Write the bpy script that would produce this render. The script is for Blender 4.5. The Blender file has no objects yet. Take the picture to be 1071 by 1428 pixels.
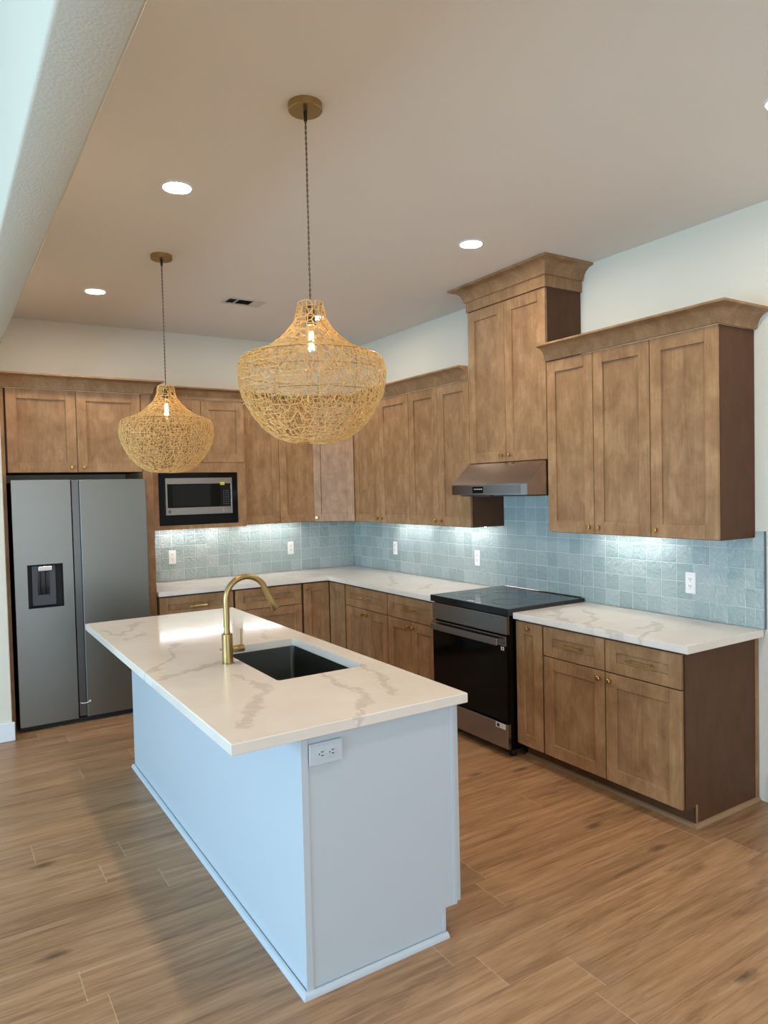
import bpy, bmesh, math, random
from mathutils import Vector, Matrix
PI = math.pi
SC = bpy.context.scene
COL = SC.collection
random.seed(7)

# ------------------------------------------------------------------ camera
CAMR = Vector((0.8450590980815758, -0.5341718796147316, -0.02314138670042432))
CAMU = Vector((0.03728947753809976, 0.015705387651652573, 0.9991810825189031))
CAMF = Vector((0.5333710924756775, 0.8452299946331627, -0.0331909710303051))
cam_d = bpy.data.cameras.new('camera')
cam_d.sensor_fit = 'HORIZONTAL'; cam_d.sensor_width = 36.0
cam_d.lens = 992.61 / 1071 * 36
cam_d.clip_start = 0.05; cam_d.clip_end = 200
cam = bpy.data.objects.new('camera', cam_d); COL.objects.link(cam)
mw = Matrix.Identity(4)
for i, c in enumerate((CAMR, CAMU, -CAMF)):
    for r in range(3): mw[r][i] = c[r]
mw.translation = (-3.6426, -6.3641, 1.6960)
cam.matrix_world = mw
SC.camera = cam

# ------------------------------------------------------------------ world, daylight, exposure
SC.view_settings.view_transform = 'Standard'
SC.view_settings.look = 'None'
SC.view_settings.gamma = 1.0
SC.view_settings.use_curve_mapping = False
SC.view_settings.exposure = 0.62
W = bpy.data.worlds.new('sky'); SC.world = W; W.use_nodes = True
bg = W.node_tree.nodes['Background']
bg.inputs['Color'].default_value = (0.55, 0.75, 1.0, 1)
bg.inputs['Strength'].default_value = 1.2

def area(name, loc, direction, sx, sy, power, color, spread=PI):
    d = bpy.data.lights.new(name, 'AREA'); d.shape = 'RECTANGLE'; d.size = sx; d.size_y = sy
    d.energy = power; d.color = color; d.spread = spread
    o = bpy.data.objects.new(name, d); COL.objects.link(o); o.location = loc
    o.rotation_euler = Vector(direction).to_track_quat('-Z', 'Y').to_euler()
    return o
# daylight through the living-room windows (left wall) and the wide glazing behind the camera
area('window_daylight_left', (-8.25, -4.6, 1.3), (1, 0, 0), 5.0, 2.1, 245, (0.42, 0.72, 0.98))
area('window_daylight_rear', (-4.0, -10.9, 1.5), (0, 1, 0), 5.0, 2.4, 74, (0.92, 0.95, 1.0))

H = 3.118
# ------------------------------------------------------------------ materials
def lin(c):
    return tuple(((v/255)/12.92 if v/255 <= .04045 else ((v/255+.055)/1.055)**2.4) for v in c) + (1,)
class NT:
    def __init__(s, name):
        s.m = bpy.data.materials.new(name); s.m.use_nodes = True
        s.t = s.m.node_tree; s.n = s.t.nodes; s.b = s.n['Principled BSDF']
    def add(s, t, **k):
        n = s.n.new(t)
        for a, v in k.items(): setattr(n, a, v)
        return n
    def put(s, sock, v):
        if isinstance(v, bpy.types.NodeSocket): s.t.links.new(v, sock)
        else: sock.default_value = v
    def math(s, op, a, b=0.0, c=0.0, clamp=False):
        n = s.add('ShaderNodeMath', operation=op, use_clamp=clamp)
        s.put(n.inputs[0], a); s.put(n.inputs[1], b); s.put(n.inputs[2], c)
        return n.outputs[0]
    def noise(s, vec, scale, detail=3, rough=.5, dist=0.0, out='Fac'):
        n = s.add('ShaderNodeTexNoise'); s.put(n.inputs['Vector'], vec)
        n.inputs['Scale'].default_value = scale; n.inputs['Detail'].default_value = detail
        n.inputs['Roughness'].default_value = rough; n.inputs['Distortion'].default_value = dist
        return n.outputs[out]
    def ramp(s, f, stops):
        n = s.add('ShaderNodeValToRGB'); s.put(n.inputs[0], f)
        el = n.color_ramp.elements
        while len(el) < len(stops): el.new(.5)
        for e, (p, c) in zip(el, stops): e.position = p; e.color = c
        return n.outputs[0]
    def mix(s, f, a, b, mode='MIX'):
        n = s.add('ShaderNodeMix', data_type='RGBA', blend_type=mode)
        s.put(n.inputs[0], f); s.put(n.inputs[6], a); s.put(n.inputs[7], b)
        return n.outputs[2]
    def mapping(s, vec, scale=(1, 1, 1), loc=(0, 0, 0)):
        n = s.add('ShaderNodeMapping'); s.put(n.inputs['Vector'], vec)
        n.inputs['Scale'].default_value = scale; s.put(n.inputs['Location'], loc)
        return n.outputs[0]
    def obj(s): return s.add('ShaderNodeTexCoord').outputs['Object']
    def rnd(s): return s.add('ShaderNodeObjectInfo').outputs['Random']
    def bump(s, h, strength, dist):
        n = s.add('ShaderNodeBump'); s.put(n.inputs['Height'], h)
        n.inputs['Strength'].default_value = strength; n.inputs['Distance'].default_value = dist
        s.t.links.new(n.outputs[0], s.b.inputs['Normal'])
    def set(s, **k):
        for a, v in k.items(): s.put(s.b.inputs[a.replace('_', ' ')], v)
        return s.m
def plain(name, rgb, rough=.5, metal=0.0, **k):
    t = NT(name); t.set(Base_Color=lin(rgb), Roughness=rough, Metallic=metal, **k); return t.m

def m_wood(name, dark, mid, light, rough=.42):
    t = NT(name); r = t.rnd()
    off = t.add('ShaderNodeCombineXYZ')
    t.put(off.inputs[0], t.math('MULTIPLY', r, 37.0)); t.put(off.inputs[1], t.math('MULTIPLY', r, 11.0)); t.put(off.inputs[2], t.math('MULTIPLY', r, 23.0))
    v = t.mapping(t.obj(), (1, 1, 1), off.outputs[0])
    blotch = t.noise(t.mapping(v, (7.0, 7.0, 4.2)), 1.6, 5, .6, .4)
    grain = t.noise(t.mapping(v, (110, 110, 5)), 1.0, 3, .6)
    f = t.math('ADD', t.math('MULTIPLY', blotch, .72), t.math('MULTIPLY', grain, .28))
    c = t.ramp(f, [(.33, lin(dark)), (.49, lin(mid)), (.65, lin(light))])
    isl = t.add('ShaderNodeNewGeometry').outputs['Random Per Island']
    tone = t.math('ADD', .9, t.math('MULTIPLY', isl, .16))
    cc = t.add('ShaderNodeCombineColor')
    for q in range(3): t.put(cc.inputs[q], tone)
    c = t.mix(1.0, c, cc.outputs[0], 'MULTIPLY')
    t.set(Base_Color=c, Roughness=rough, Specular_IOR_Level=.3)
    t.bump(grain, .12, .001)
    return t.m
M = {}
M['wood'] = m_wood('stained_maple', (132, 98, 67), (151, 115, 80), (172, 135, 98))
M['wood_shaded'] = m_wood('stained_maple_shaded', (80, 51, 31), (86, 56, 35), (94, 62, 40), .6)  # darker copy of the maple, side-panel shade put into its colour
M['wood_dark'] = plain('shadow_gap_brown', (48, 30, 20), .7)
M['brass'] = plain('brushed_brass', (205, 180, 120), .3, 1.0)
M['faucet'] = NT('satin_brass')
_t = M['faucet']; _g = _t.noise(_t.mapping(_t.obj(), (6, 6, 260)), 1.0, 2)
_t.set(Base_Color=lin((172, 146, 98)), Metallic=1.0, Roughness=.32); _t.bump(_g, .08, .0005); M['faucet'] = _t.m
M['knob'] = plain('brass_knob', (190, 158, 96), .28, 1.0)
M['black'] = plain('black_enamel', (5, 5, 6), .3, Specular_IOR_Level=.25)
M['black_matt'] = plain('black_matt', (12, 12, 12), .6)
M['cord'] = plain('twisted_cord', (95, 75, 50), .7)
M['white_paint'] = plain('white_satin_paint', (190, 199, 206), .35)
M['trim_paint'] = plain('white_trim_paint', (226, 228, 230), .4)
M['plastic'] = plain('white_plastic', (238, 236, 232), .3)
M['slot'] = plain('socket_slot', (30, 28, 26), .6)
M['oak_trim'] = plain('oak_shoe_trim', (150, 118, 84), .5)
M['grout'] = plain('pale_grout', (205, 208, 206), .85)
M['edge_metal'] = plain('grey_edge_trim', (110, 116, 120), .4, .6)
M['grey_plastic'] = plain('grey_plastic', (62, 64, 70), .35)
M['vent'] = plain('vent_enamel', (205, 198, 188), .5)
M['sticker'] = plain('white_sticker', (215, 215, 210), .6)
M['yellow'] = plain('yellow_sticker', (190, 185, 60), .6)
M['plug_black'] = plain('bulb_socket', (70, 55, 35), .5)

def m_paint(name, rgb, bs=.25, sc=220):
    t = NT(name); n = t.noise(t.obj(), sc, 3, .55)
    t.set(Base_Color=lin(rgb), Roughness=.75, Specular_IOR_Level=.3)
    t.bump(n, bs, .002); return t.m
M['wall'] = m_paint('wall_paint', (220, 213, 197))
M['ceil'] = m_paint('ceiling_paint', (235, 227, 216), .2, 120)
M['beam'] = m_paint('beam_paint', (205, 197, 180), .6, 110)

def m_steel(name, rgb, rough, axis=(1, 1, 1), wob=.0):
    t = NT(name); n = t.noise(t.mapping(t.obj(), axis), 1.0, 3, .6)
    r = t.math('ADD', t.math('MULTIPLY', n, .12), rough-.06)
    t.set(Base_Color=lin(rgb), Metallic=1.0, Roughness=r)
    t.bump(n, .06, .0006); return t.m
M['steel_fridge'] = m_steel('brushed_steel_door', (132, 134, 129), .37, (3, 3, 300))
M['steel'] = m_steel('brushed_steel', (160, 154, 150), .24, (3, 3, 300))
M['steel_h'] = m_steel('brushed_steel_hood', (185, 174, 168), .19, (250, 3, 3))
M['sink'] = m_steel('gunmetal_sink', (104, 105, 100), .34, (60, 60, 60))
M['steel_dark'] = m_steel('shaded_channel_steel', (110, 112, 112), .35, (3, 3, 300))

# glass-black surfaces
M['glass_black'] = plain('black_glass', (4, 4, 4), .10, Specular_IOR_Level=.2)
t = NT('ceramic_cooktop'); t.set(Base_Color=lin((20, 22, 24)), Roughness=.12); M['cooktop'] = t.m
M['window_black'] = plain('microwave_window', (20, 21, 21), .2, Specular_IOR_Level=.25)
M['glass_dark'] = plain('panel_dark', (8, 9, 10), .15, Specular_IOR_Level=.3)

# quartz
t = NT('veined_quartz'); v = t.obj()
VEINS = [[(-2.552, -3.467), (-2.554, -3.751), (-2.688, -3.981), (-2.823, -4.118)], [(-2.294, -3.663), (-2.303, -3.94), (-2.34, -4.134), (-2.44, -4.30)],
         [(-2.052, -3.649), (-2.094, -3.816), (-2.204, -4.088)], [(-2.589, -2.688), (-2.709, -2.969), (-2.873, -3.146)],
         [(-2.583, -3.207), (-2.738, -3.249), (-2.881, -3.332)], [(-2.611, -1.909), (-2.801, -2.218), (-2.863, -2.041)],
         [(-2.706, -2.244), (-2.794, -2.414)], [(-2.067, -2.468), (-2.186, -2.829)],
         [(-.286, -3.158), (-.538, -3.311), (-.62, -3.53)], [(-.234, -3.271), (-.58, -3.651), (-.69, -3.909)],
         [(-.491, -3.877), (-.284, -3.838), (-.412, -3.965), (-.682, -4.027)], [(-.20, -1.05), (-.532, -1.566)], [(-.219, -1.687), (-.5, -1.9)],
         [(-1.9, -.25), (-1.3, -.5)], [(-.9, -.3), (-.5, -.55)]]
wc = t.noise(v, 3.6, 8, .68, out='Color')
def vmath(op, a, b=None):
    n = t.add('ShaderNodeVectorMath', operation=op); t.put(n.inputs[0], a)
    if b is not None: t.put(n.inputs[3] if op == 'SCALE' else n.inputs[1], b)
    return n
wp = vmath('SCALE', vmath('SUBTRACT', wc, (.5, .5, .5)).outputs[0], .30).outputs[0]
P = vmath('MULTIPLY', vmath('ADD', v, wp).outputs[0], (1, 1, 0)).outputs[0]
dmin = None
for ln in VEINS:
    for (ax, ay), (bx_, by_) in zip(ln, ln[1:]):
        ba = (bx_-ax, by_-ay); L2 = ba[0]**2+ba[1]**2
        pa = vmath('SUBTRACT', P, (ax, ay, 0)).outputs[0]
        hh = t.math('DIVIDE', vmath('DOT_PRODUCT', pa, (ba[0], ba[1], 0)).outputs['Value'], L2, clamp=True)
        pr_ = vmath('SCALE', (ba[0], ba[1], 0), hh).outputs[0]
        dd = vmath('LENGTH', vmath('SUBTRACT', pa, pr_).outputs[0]).outputs['Value']
        dmin = dd if dmin is None else t.math('MINIMUM', dmin, dd)
wid = t.math('ADD', .003, t.math('MULTIPLY', t.math('POWER', t.noise(v, 5.5, 4, .6), 3.0), .17))
vein = t.math('MULTIPLY', t.math('SUBTRACT', 1.0, t.math('DIVIDE', dmin, wid), clamp=True), 1.7, clamp=True)
vein = t.math('MULTIPLY', vein, t.math('ADD', .15, t.math('MULTIPLY', t.noise(v, 20, 4, .65), 1.5)), clamp=True)
w2 = t.noise(t.mapping(v, (1, 1, 1), (1.0, 8.0, 2)), 1.6, 5, .6, .6)
fine = t.math('SUBTRACT', 1.0, t.math('DIVIDE', t.math('ABSOLUTE', t.math('SUBTRACT', w2, .5)), .004), clamp=True)
cl = t.noise(v, 2.2, 4, .6)
base = t.ramp(cl, [(.3, lin((222, 211, 199))), (.7, lin((232, 224, 214)))])
c = t.mix(t.math('MULTIPLY', vein, .38), base, lin((168, 152, 136)))
c = t.mix(t.math('MULTIPLY', fine, .18), c, lin((188, 172, 150)))
t.set(Base_Color=c, Roughness=.09, Specular_IOR_Level=.5); M['quartz'] = t.m

# zellige tile, one shade for each tile
t = NT('blue_grey_glazed_tile'); geo = t.add('ShaderNodeNewGeometry'); r = geo.outputs['Random Per Island']
c = t.ramp(r, [(0, lin((154, 170, 166))), (.35, lin((162, 177, 173))), (.7, lin((170, 183, 179))), (1, lin((180, 190, 186)))])
n = t.noise(t.obj(), 9, 3, .5)
c = t.mix(t.math('MULTIPLY', n, .35), c, lin((144, 162, 163)))
t.set(Base_Color=c, Roughness=.09, Specular_IOR_Level=.6)
t.bump(t.noise(t.obj(), 24, 4, .6, .8), .8, .016); M['tile'] = t.m

# floor planks, long side along x
t = NT('oak_plank_floor')
sep = t.add('ShaderNodeSeparateXYZ'); t.put(sep.inputs[0], t.obj()); X, Y = sep.outputs[0], sep.outputs[1]
PW, PL = .183, 1.52
row = t.math('FLOOR', t.math('DIVIDE', Y, PW))
wn = t.add('ShaderNodeTexWhiteNoise', noise_dimensions='1D'); t.put(wn.inputs['W'], row)
xs = t.math('ADD', t.math('DIVIDE', X, PL), t.math('MULTIPLY', wn.outputs[0], 3.7))
col = t.math('FLOOR', xs)
pid = t.math('ADD', t.math('MULTIPLY', row, 13.37), t.math('MULTIPLY', col, 7.77))
wn2 = t.add('ShaderNodeTexWhiteNoise', noise_dimensions='1D'); t.put(wn2.inputs['W'], pid)
pr = wn2.outputs[0]
cx = t.add('ShaderNodeCombineXYZ')
t.put(cx.inputs[0], t.math('ADD', X, t.math('MULTIPLY', pr, 31.0))); t.put(cx.inputs[1], t.math('ADD', Y, t.math('MULTIPLY', pr, 17.0))); t.put(cx.inputs[2], t.math('MULTIPLY', pr, 5.0))
pv = cx.outputs[0]
g1 = t.noise(t.mapping(pv, (.9, 9, 1)), 1.5, 6, .65, .9)
g2 = t.noise(t.mapping(pv, (5, 120, 1)), 1.0, 3, .6)
g3 = t.noise(t.mapping(pv, (2.2, 34, 1)), 1.0, 4, .65, .5)
f = t.math('ADD', t.math('MULTIPLY', g1, .45), t.math('ADD', t.math('MULTIPLY', g2, .25), t.math('MULTIPLY', g3, .3)))
c = t.ramp(f, [(.30, lin((98, 68, 44))), (.42, lin((146, 108, 75))), (.54, lin((172, 132, 96))), (.68, lin((192, 156, 120)))])
tone = t.ramp(pr, [(0, (.86, .85, .84, 1)), (.5, (1, 1, 1, 1)), (1, (1.1, 1.08, 1.06, 1))])
c = t.mix(1.0, c, tone, 'MULTIPLY')
vo = t.add('ShaderNodeTexVoronoi', feature='F1'); t.put(vo.inputs['Vector'], t.mapping(pv, (2.1, 5.2, 1)))
vo.inputs['Scale'].default_value = 1.0; vo.inputs['Randomness'].default_value = 1.0
sepc = t.add('ShaderNodeSeparateColor'); t.put(sepc.inputs[0], vo.outputs['Color'])
kd = t.math('ADD', vo.outputs['Distance'], t.math('MULTIPLY', t.math('SUBTRACT', t.noise(t.mapping(pv, (3, 9, 1)), 5, 4, .7), .5), .2))
kr = t.math('SUBTRACT', 1.0, t.math('DIVIDE', kd, .15), clamp=True)
kn = t.math('MULTIPLY', t.math('POWER', kr, .8), t.math('GREATER_THAN', sepc.outputs[0], .42))
c = t.mix(t.math('MULTIPLY', kn, .8, clamp=True), c, lin((62, 42, 30)))
sm = t.noise(t.mapping(pv, (1.2, 11, 1), (5, 3, 1)), 1.2, 4, .7, 1.2)
smf = t.math('MULTIPLY', t.math('SUBTRACT', sm, .555, clamp=True), 5.0, clamp=True)
c = t.mix(t.math('MULTIPLY', smf, .6), c, lin((92, 64, 45)))
fy = t.math('FRACT', t.math('DIVIDE', Y, PW)); ey = t.math('MINIMUM', fy, t.math('SUBTRACT', 1.0, fy))
fx = t.math('FRACT', xs); ex = t.math('MINIMUM', fx, t.math('SUBTRACT', 1.0, fx))
sy = t.math('LESS_THAN', ey, .007); sx = t.math('LESS_THAN', ex, .0011)
c = t.mix(t.math('MULTIPLY', sy, .4), c, lin((90, 66, 48)))
c = t.mix(t.math('MULTIPLY', sx, .5), c, lin((205, 180, 150)))
t.set(Base_Color=c, Roughness=t.math('ADD', t.math('MULTIPLY', g2, .14), .30), Specular_IOR_Level=.5)
t.bump(t.math('SUBTRACT', g2, t.math('MULTIPLY', sy, 1.5)), .12, .001); M['floor'] = t.m

# woven cord
t = NT('woven_rattan_cord'); n = t.noise(t.obj(), 60, 3, .6)
t.set(Base_Color=t.ramp(n, [(.3, lin((218, 188, 130))), (.7, lin((244, 222, 166)))]), Roughness=.6)
tr = t.add('ShaderNodeBsdfTranslucent'); tr.inputs[0].default_value = lin((245, 215, 150))
mx = t.add('ShaderNodeMixShader'); mx.inputs[0].default_value = .5
t.t.links.new(t.b.outputs[0], mx.inputs[1]); t.t.links.new(tr.outputs[0], mx.inputs[2])
t.t.links.new(mx.outputs[0], t.n['Material Output'].inputs[0]); M['rattan'] = t.m

def m_emit(name, rgb, strength):
    m = bpy.data.materials.new(name); m.use_nodes = True; nt = m.node_tree; nt.nodes.clear()
    e = nt.nodes.new('ShaderNodeEmission'); e.inputs[0].default_value = rgb + (1,); e.inputs[1].default_value = strength
    o = nt.nodes.new('ShaderNodeOutputMaterial'); nt.links.new(e.outputs[0], o.inputs[0]); return m
M['lamp'] = m_emit('downlight_glow', (1.0, .87, .72), 195)
M['bulb'] = m_emit('bulb_glow', (1.0, .65, .25), 22000)
M['led'] = m_emit('led_strip_glow', (1.0, .97, .95), 26)
t = NT('clear_bulb_glass'); t.set(Base_Color=(1, 1, 1, 1), Roughness=.02, Transmission_Weight=1.0, IOR=1.1); M['glass'] = t.m

# ------------------------------------------------------------------ mesh helpers
def bx(bm, x0, y0, z0, x1, y1, z1, bev=0.0, seg=1):
    r = bmesh.ops.create_cube(bm, size=1.0)
    vs = r['verts']
    for v in vs:
        v.co = Vector(((x0+x1)/2 + v.co.x*(x1-x0), (y0+y1)/2 + v.co.y*(y1-y0), (z0+z1)/2 + v.co.z*(z1-z0)))
    if bev:
        es = list({e for v in vs for e in v.link_edges})
        bmesh.ops.bevel(bm, geom=es, offset=bev, segments=seg, profile=.5, affect='EDGES')
def finish(name, bm, mat, parent=None, smooth=False, slots=None):
    bmesh.ops.recalc_face_normals(bm, faces=bm.faces)
    me = bpy.data.meshes.new(name); bm.to_mesh(me); bm.free()
    me.materials.append(M[mat] if isinstance(mat, str) else mat)
    for s in (slots or []): me.materials.append(M[s])
    if smooth:
        me.polygons.foreach_set('use_smooth', [True]*len(me.polygons))
        try: me.set_sharp_from_angle(angle=math.radians(35))
        except Exception: pass
    o = bpy.data.objects.new(name, me); COL.objects.link(o)
    if parent: o.parent = parent
    return o
def box(name, a, b, mat, parent=None, bev=0.0, seg=1):
    bm = bmesh.new(); bx(bm, *[min(p, q) for p, q in zip(a, b)], *[max(p, q) for p, q in zip(a, b)], bev, seg)
    return finish(name, bm, mat, parent)
def boxes(name, lst, mat, parent=None, bev=0.0):
    bm = bmesh.new()
    for a, b in lst: bx(bm, *[min(p, q) for p, q in zip(a, b)], *[max(p, q) for p, q in zip(a, b)], bev)
    return finish(name, bm, mat, parent)
def lathe(bm, prof, n=32, M4=None, cap=True):
    rings = []
    for r, z in prof:
        if r < 1e-5:
            rings.append([bm.verts.new((0, 0, z))])
        else:
            rings.append([bm.verts.new((r*math.cos(2*PI*k/n), r*math.sin(2*PI*k/n), z)) for k in range(n)])
    for a, b in zip(rings, rings[1:]):
        for k in range(n):
            k2 = (k+1) % n
            if len(a) == 1 and len(b) == 1: continue
            if len(a) == 1: bm.faces.new((a[0], b[k], b[k2]))
            elif len(b) == 1: bm.faces.new((a[k], a[k2], b[0]))
            else: bm.faces.new((a[k], a[k2], b[k2], b[k]))
    if M4:
        bmesh.ops.transform(bm, matrix=M4, verts=[v for R in rings for v in R])
def tube(bm, pts, rad, n=8, cap=True):
    pts = [Vector(p) for p in pts]; rings = []
    rads = rad if isinstance(rad, (list, tuple)) else [rad]*len(pts)
    t0 = (pts[1]-pts[0]).normalized(); up = Vector((0, 0, 1)) if abs(t0.z) < .9 else Vector((1, 0, 0))
    nrm = t0.cross(up).normalized()
    for i, p in enumerate(pts):
        tg = (pts[min(i+1, len(pts)-1)] - pts[max(i-1, 0)]).normalized()
        nrm = (nrm - tg*nrm.dot(tg)).normalized(); b = tg.cross(nrm)
        rings.append([bm.verts.new(p + (nrm*math.cos(2*PI*k/n) + b*math.sin(2*PI*k/n))*rads[i]) for k in range(n)])
    for a, b in zip(rings, rings[1:]):
        for k in range(n): bm.faces.new((a[k], a[(k+1) % n], b[(k+1) % n], b[k]))
    if cap:
        bm.faces.new(rings[0][::-1]); bm.faces.new(rings[-1])
def thing(name, label, cat, loc=(0, 0, 0), rz=0.0, group=None):
    o = bpy.data.objects.new(name, None); COL.objects.link(o); o.empty_display_size = .1
    o.location = loc; o.rotation_euler = (0, 0, rz); o['label'] = label; o['category'] = cat
    if group: o['group'] = group
    return o
def tag(o, label, cat, group=None):
    o['label'] = label; o['category'] = cat
    if group: o['group'] = group
    return o
def struct(o): o['kind'] = 'structure'; return o
def dup(root, loc, rz=0.0, label=None):
    r = root.copy(); COL.objects.link(r); r.location = loc; r.rotation_euler = (0, 0, rz)
    if label: r['label'] = label
    for ch in list(root.children):
        c = ch.copy(); COL.objects.link(c); c.parent = r
        for g in list(ch.children):
            d = g.copy(); COL.objects.link(d); d.parent = c
    return r

# ------------------------------------------------------------------ setting
XL, YR, HL = -8.2, -10.8, 3.7
struct(box('floor', (XL, YR, -.05), (.05, .05, 0), 'floor'))
struct(box('wall_back', (XL, 0, 0), (.12, .12, HL), 'wall'))
struct(box('wall_right', (0, YR, 0), (.12, 0, HL), 'wall'))
# kitchen ceiling slab and the higher living-room ceiling
struct(box('ceiling', (-3.24, YR, H), (0, 0, H+.1), 'ceil'))
struct(box('ceiling_living_room', (XL, YR, HL), (-3.24, 0, HL+.1), 'wall'))
# left wall and rear wall, with window openings
def wall_open(name, axis, p, lo, hi, o0, o1, z0, z1):
    L = []
    def seg(a, b, c, d):
        if axis == 'x': L.append(((p-.15, a, c), (p, b, d)))
        else: L.append(((a, p-.15, c), (b, p, d)))
    seg(lo, o0, 0, HL); seg(o1, hi, 0, HL); seg(o0, o1, 0, z0); seg(o0, o1, z1, HL)
    return struct(boxes(name, L, 'wall'))
wall_open('wall_left', 'x', XL, YR, .0, -7.1, -2.1, .25, 2.65)
wall_open('wall_rear', 'y', YR, XL, .12, -6.5, -1.5, .25, 2.7)
def window(name, axis, p, o0, o1, z0, z1, n):
    L = []; w = .05
    def seg(a, b, c, d):
        if axis == 'x': L.append(((p-.12, a, c), (p-.06, b, d)))
        else: L.append(((a, p-.12, c), (b, p-.06, d)))
    seg(o0, o0+w, z0, z1); seg(o1-w, o1, z0, z1); seg(o0, o1, z0, z0+w); seg(o0, o1, z1-w, z1)
    for i in range(1, n):
        c = o0+(o1-o0)*i/n; seg(c-w/2, c+w/2, z0, z1)
    return struct(boxes(name, L, 'trim_paint'))
window('window_1', 'x', XL, -7.1, -2.1, .25, 2.65, 3)
window('window_2', 'y', YR, -6.5, -1.5, .25, 2.7, 3)
# wing wall beside the refrigerator, and the dropped beam carried by it
struct(box('wall_wing', (-3.405, -.81, 0), (-3.24, 0, HL), 'wall', bev=.006, seg=2))
bm = bmesh.new(); bx(bm, -3.405, YR, 2.684, -3.24, -.81, HL, .012, 3)
struct(finish('trim_1', bm, 'beam', smooth=True))          # the beam between kitchen and living room
def baseboard(name, a, b):
    return struct(box(name, a, b, 'trim_paint', bev=.004, seg=2))
baseboard('baseboard_right', (-.015, YR, 0), (0, -4.312, .135))
baseboard('baseboard_wing', (-3.42, -.825, 0), (-3.225, -.81, .13))
baseboard('baseboard_wing_side', (-3.42, -.81, 0), (-3.405, 0, .13))
baseboard('baseboard_back', (XL, -.015, 0), (-3.42, 0, .13))

# ------------------------------------------------------------------ cabinet parts (local: x along the wall, front faces -y)
def knob_bm(bm, x, y, z, r=.0145):
    T = Matrix.Translation((x, y, z)) @ Matrix.Rotation(PI/2, 4, 'X')
    lathe(bm, [(0, 0), (.0065, 0), (.006, .012), (r*.9, .015), (r, .019), (r, .023), (r*.8, .027), (0, .028)], 20, T)
def knob(parent, x, y, z):
    bm = bmesh.new(); knob_bm(bm, x, y, z); return finish('knob', bm, 'knob', parent, smooth=True)
def pull(parent, x, y, z, L=.150):
    bm = bmesh.new()
    bx(bm, x-L/2, y-.034, z-.005, x+L/2, y-.024, z+.005, .001)
    for s in (-1, 1): bx(bm, x+s*(L/2-.014)-.004, y-.026, z-.004, x+s*(L/2-.014)+.004, y+.001, z+.004)
    return finish('handle', bm, 'brass', parent)
def front(name, parent, x0, x1, z0, z1, y, stile=.070, rail=.072, mat='wood', th=.02):
    """recessed-panel front; y = front face (negative)"""
    bm = bmesh.new(); g = .0021; j = .0002
    x0 += g; x1 -= g; z0 += g; z1 -= g
    bx(bm, x0, y, z0, x0+stile, y+th, z1, .0014); bx(bm, x1-stile, y, z0, x1, y+th, z1, .0014)
    bx(bm, x0+stile+j, y, z0, x1-stile-j, y+th, z0+rail, .0011); bx(bm, x0+stile+j, y, z1-rail, x1-stile-j, y+th, z1, .0011)
    bx(bm, x0+stile-.004, y+.011, z0+rail-.004, x1-stile+.004, y+th-.001, z1-rail+.004)
    return finish(name, bm, mat, parent)

# ---- wall cabinets
ZU, ZT = 1.392, 2.476
DU = .327
def wall_cab(label, cat, loc, rz, w, splits, knobs, z0=ZU, z1=ZT, depth=DU, group=None, name='wall_cabinet', knob_in=.035):
    """splits: list of (x0,x1); knobs: side 'L'/'R' per door"""
    t = thing(name, label, cat, loc, rz, group)
    box('carcass', (0.002, -depth+.0235, z0), (w-.002, 0, z1), 'wood_shaded', t, .001)
    for (a, b), s in zip(splits, knobs):
        d = front('door', t, a, b, z0+.002, z1-.002, -depth)
        kx = a+knob_in if s == 'L' else b-knob_in
        knob(d, kx, -depth, z0+.042)
    return t
R90 = -PI/2
wcat = 'cabinet'
# right wall, right of hood
wall_cab('two-door brown wall cabinet directly right of the range hood', wcat, (0, -3.079, 0), R90, .769, [(0, .3735), (.3735, .768)], 'RL')
wall_cab('single-door brown wall cabinet at the open right end of the run', wcat, (0, -3.848, 0), R90, .3985, [(0, .3985)], 'L')
# right wall, left of hood
wall_cab('two-door brown wall cabinet on the right-hand wall, ending beside the range hood', wcat, (0, -1.5135, 0), R90, .786, [(0, .399), (.399, .786)], 'RL')
wall_cab('two-door brown wall cabinet on the right-hand wall, next to the angled corner cabinet', wcat, (0, -.606, 0), R90, .906, [(0, .445), (.445, .906)], 'RL')
# back wall pair
wall_cab('two-door brown wall cabinet between microwave and angled corner cabinet', wcat, (-1.303, 0, 0), 0, .697, [(0, .345), (.345, .697)], 'RL', z0=1.398)
# angled corner cabinet
t = thing('corner_wall_cabinet', 'angled single-door corner wall cabinet with one knob at lower left', wcat, (0, 0, 0))
bm = bmesh.new(); pts = [(-.004, -.004), (-.604, -.004), (-.604, -.318), (-.318, -.604), (-.004, -.604)]
lo = [bm.verts.new((x, y, ZU)) for x, y in pts]; hi = [bm.verts.new((x, y, ZT)) for x, y in pts]
bm.faces.new(lo); bm.faces.new(hi)
for k in range(5): bm.faces.new((lo[k], lo[(k+1) % 5], hi[(k+1) % 5], hi[k]))
finish('carcass', bm, 'wood_shaded', t)
dl = math.hypot(.286, .286)
d = front('door', t, .004, dl-.004, ZU+.004, ZT-.002, -.0215, .068, .072)
T = Matrix.Translation((-.604, -.318, 0)) @ Matrix.Rotation(-PI/4, 4, 'Z')
d.data.transform(T)
k = knob(d, .034, -.0215, ZU+.044); k.data.transform(T)
# hood cabinet
t = thing('hood_cabinet', 'tall two-door cabinet above the range hood reaching the ceiling', wcat, (0, -2.301, 0), R90)
box('carcass', (0.002, -.3055, 1.858), (.774, -.001, 2.975), 'wood_shaded', t, .001)
for a, b, s in ((0, .388, 'R'), (.388, .776, 'L')):
    d = front('door', t, a, b, 1.858, 2.948, -DU)
    knob(d, b-.036 if s == 'R' else a+.036, -DU, 1.902)
boxes('frieze', [((-.001, -.338, 2.95), (.789, -.001, 3.03))], 'wood', t, .001)
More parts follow.
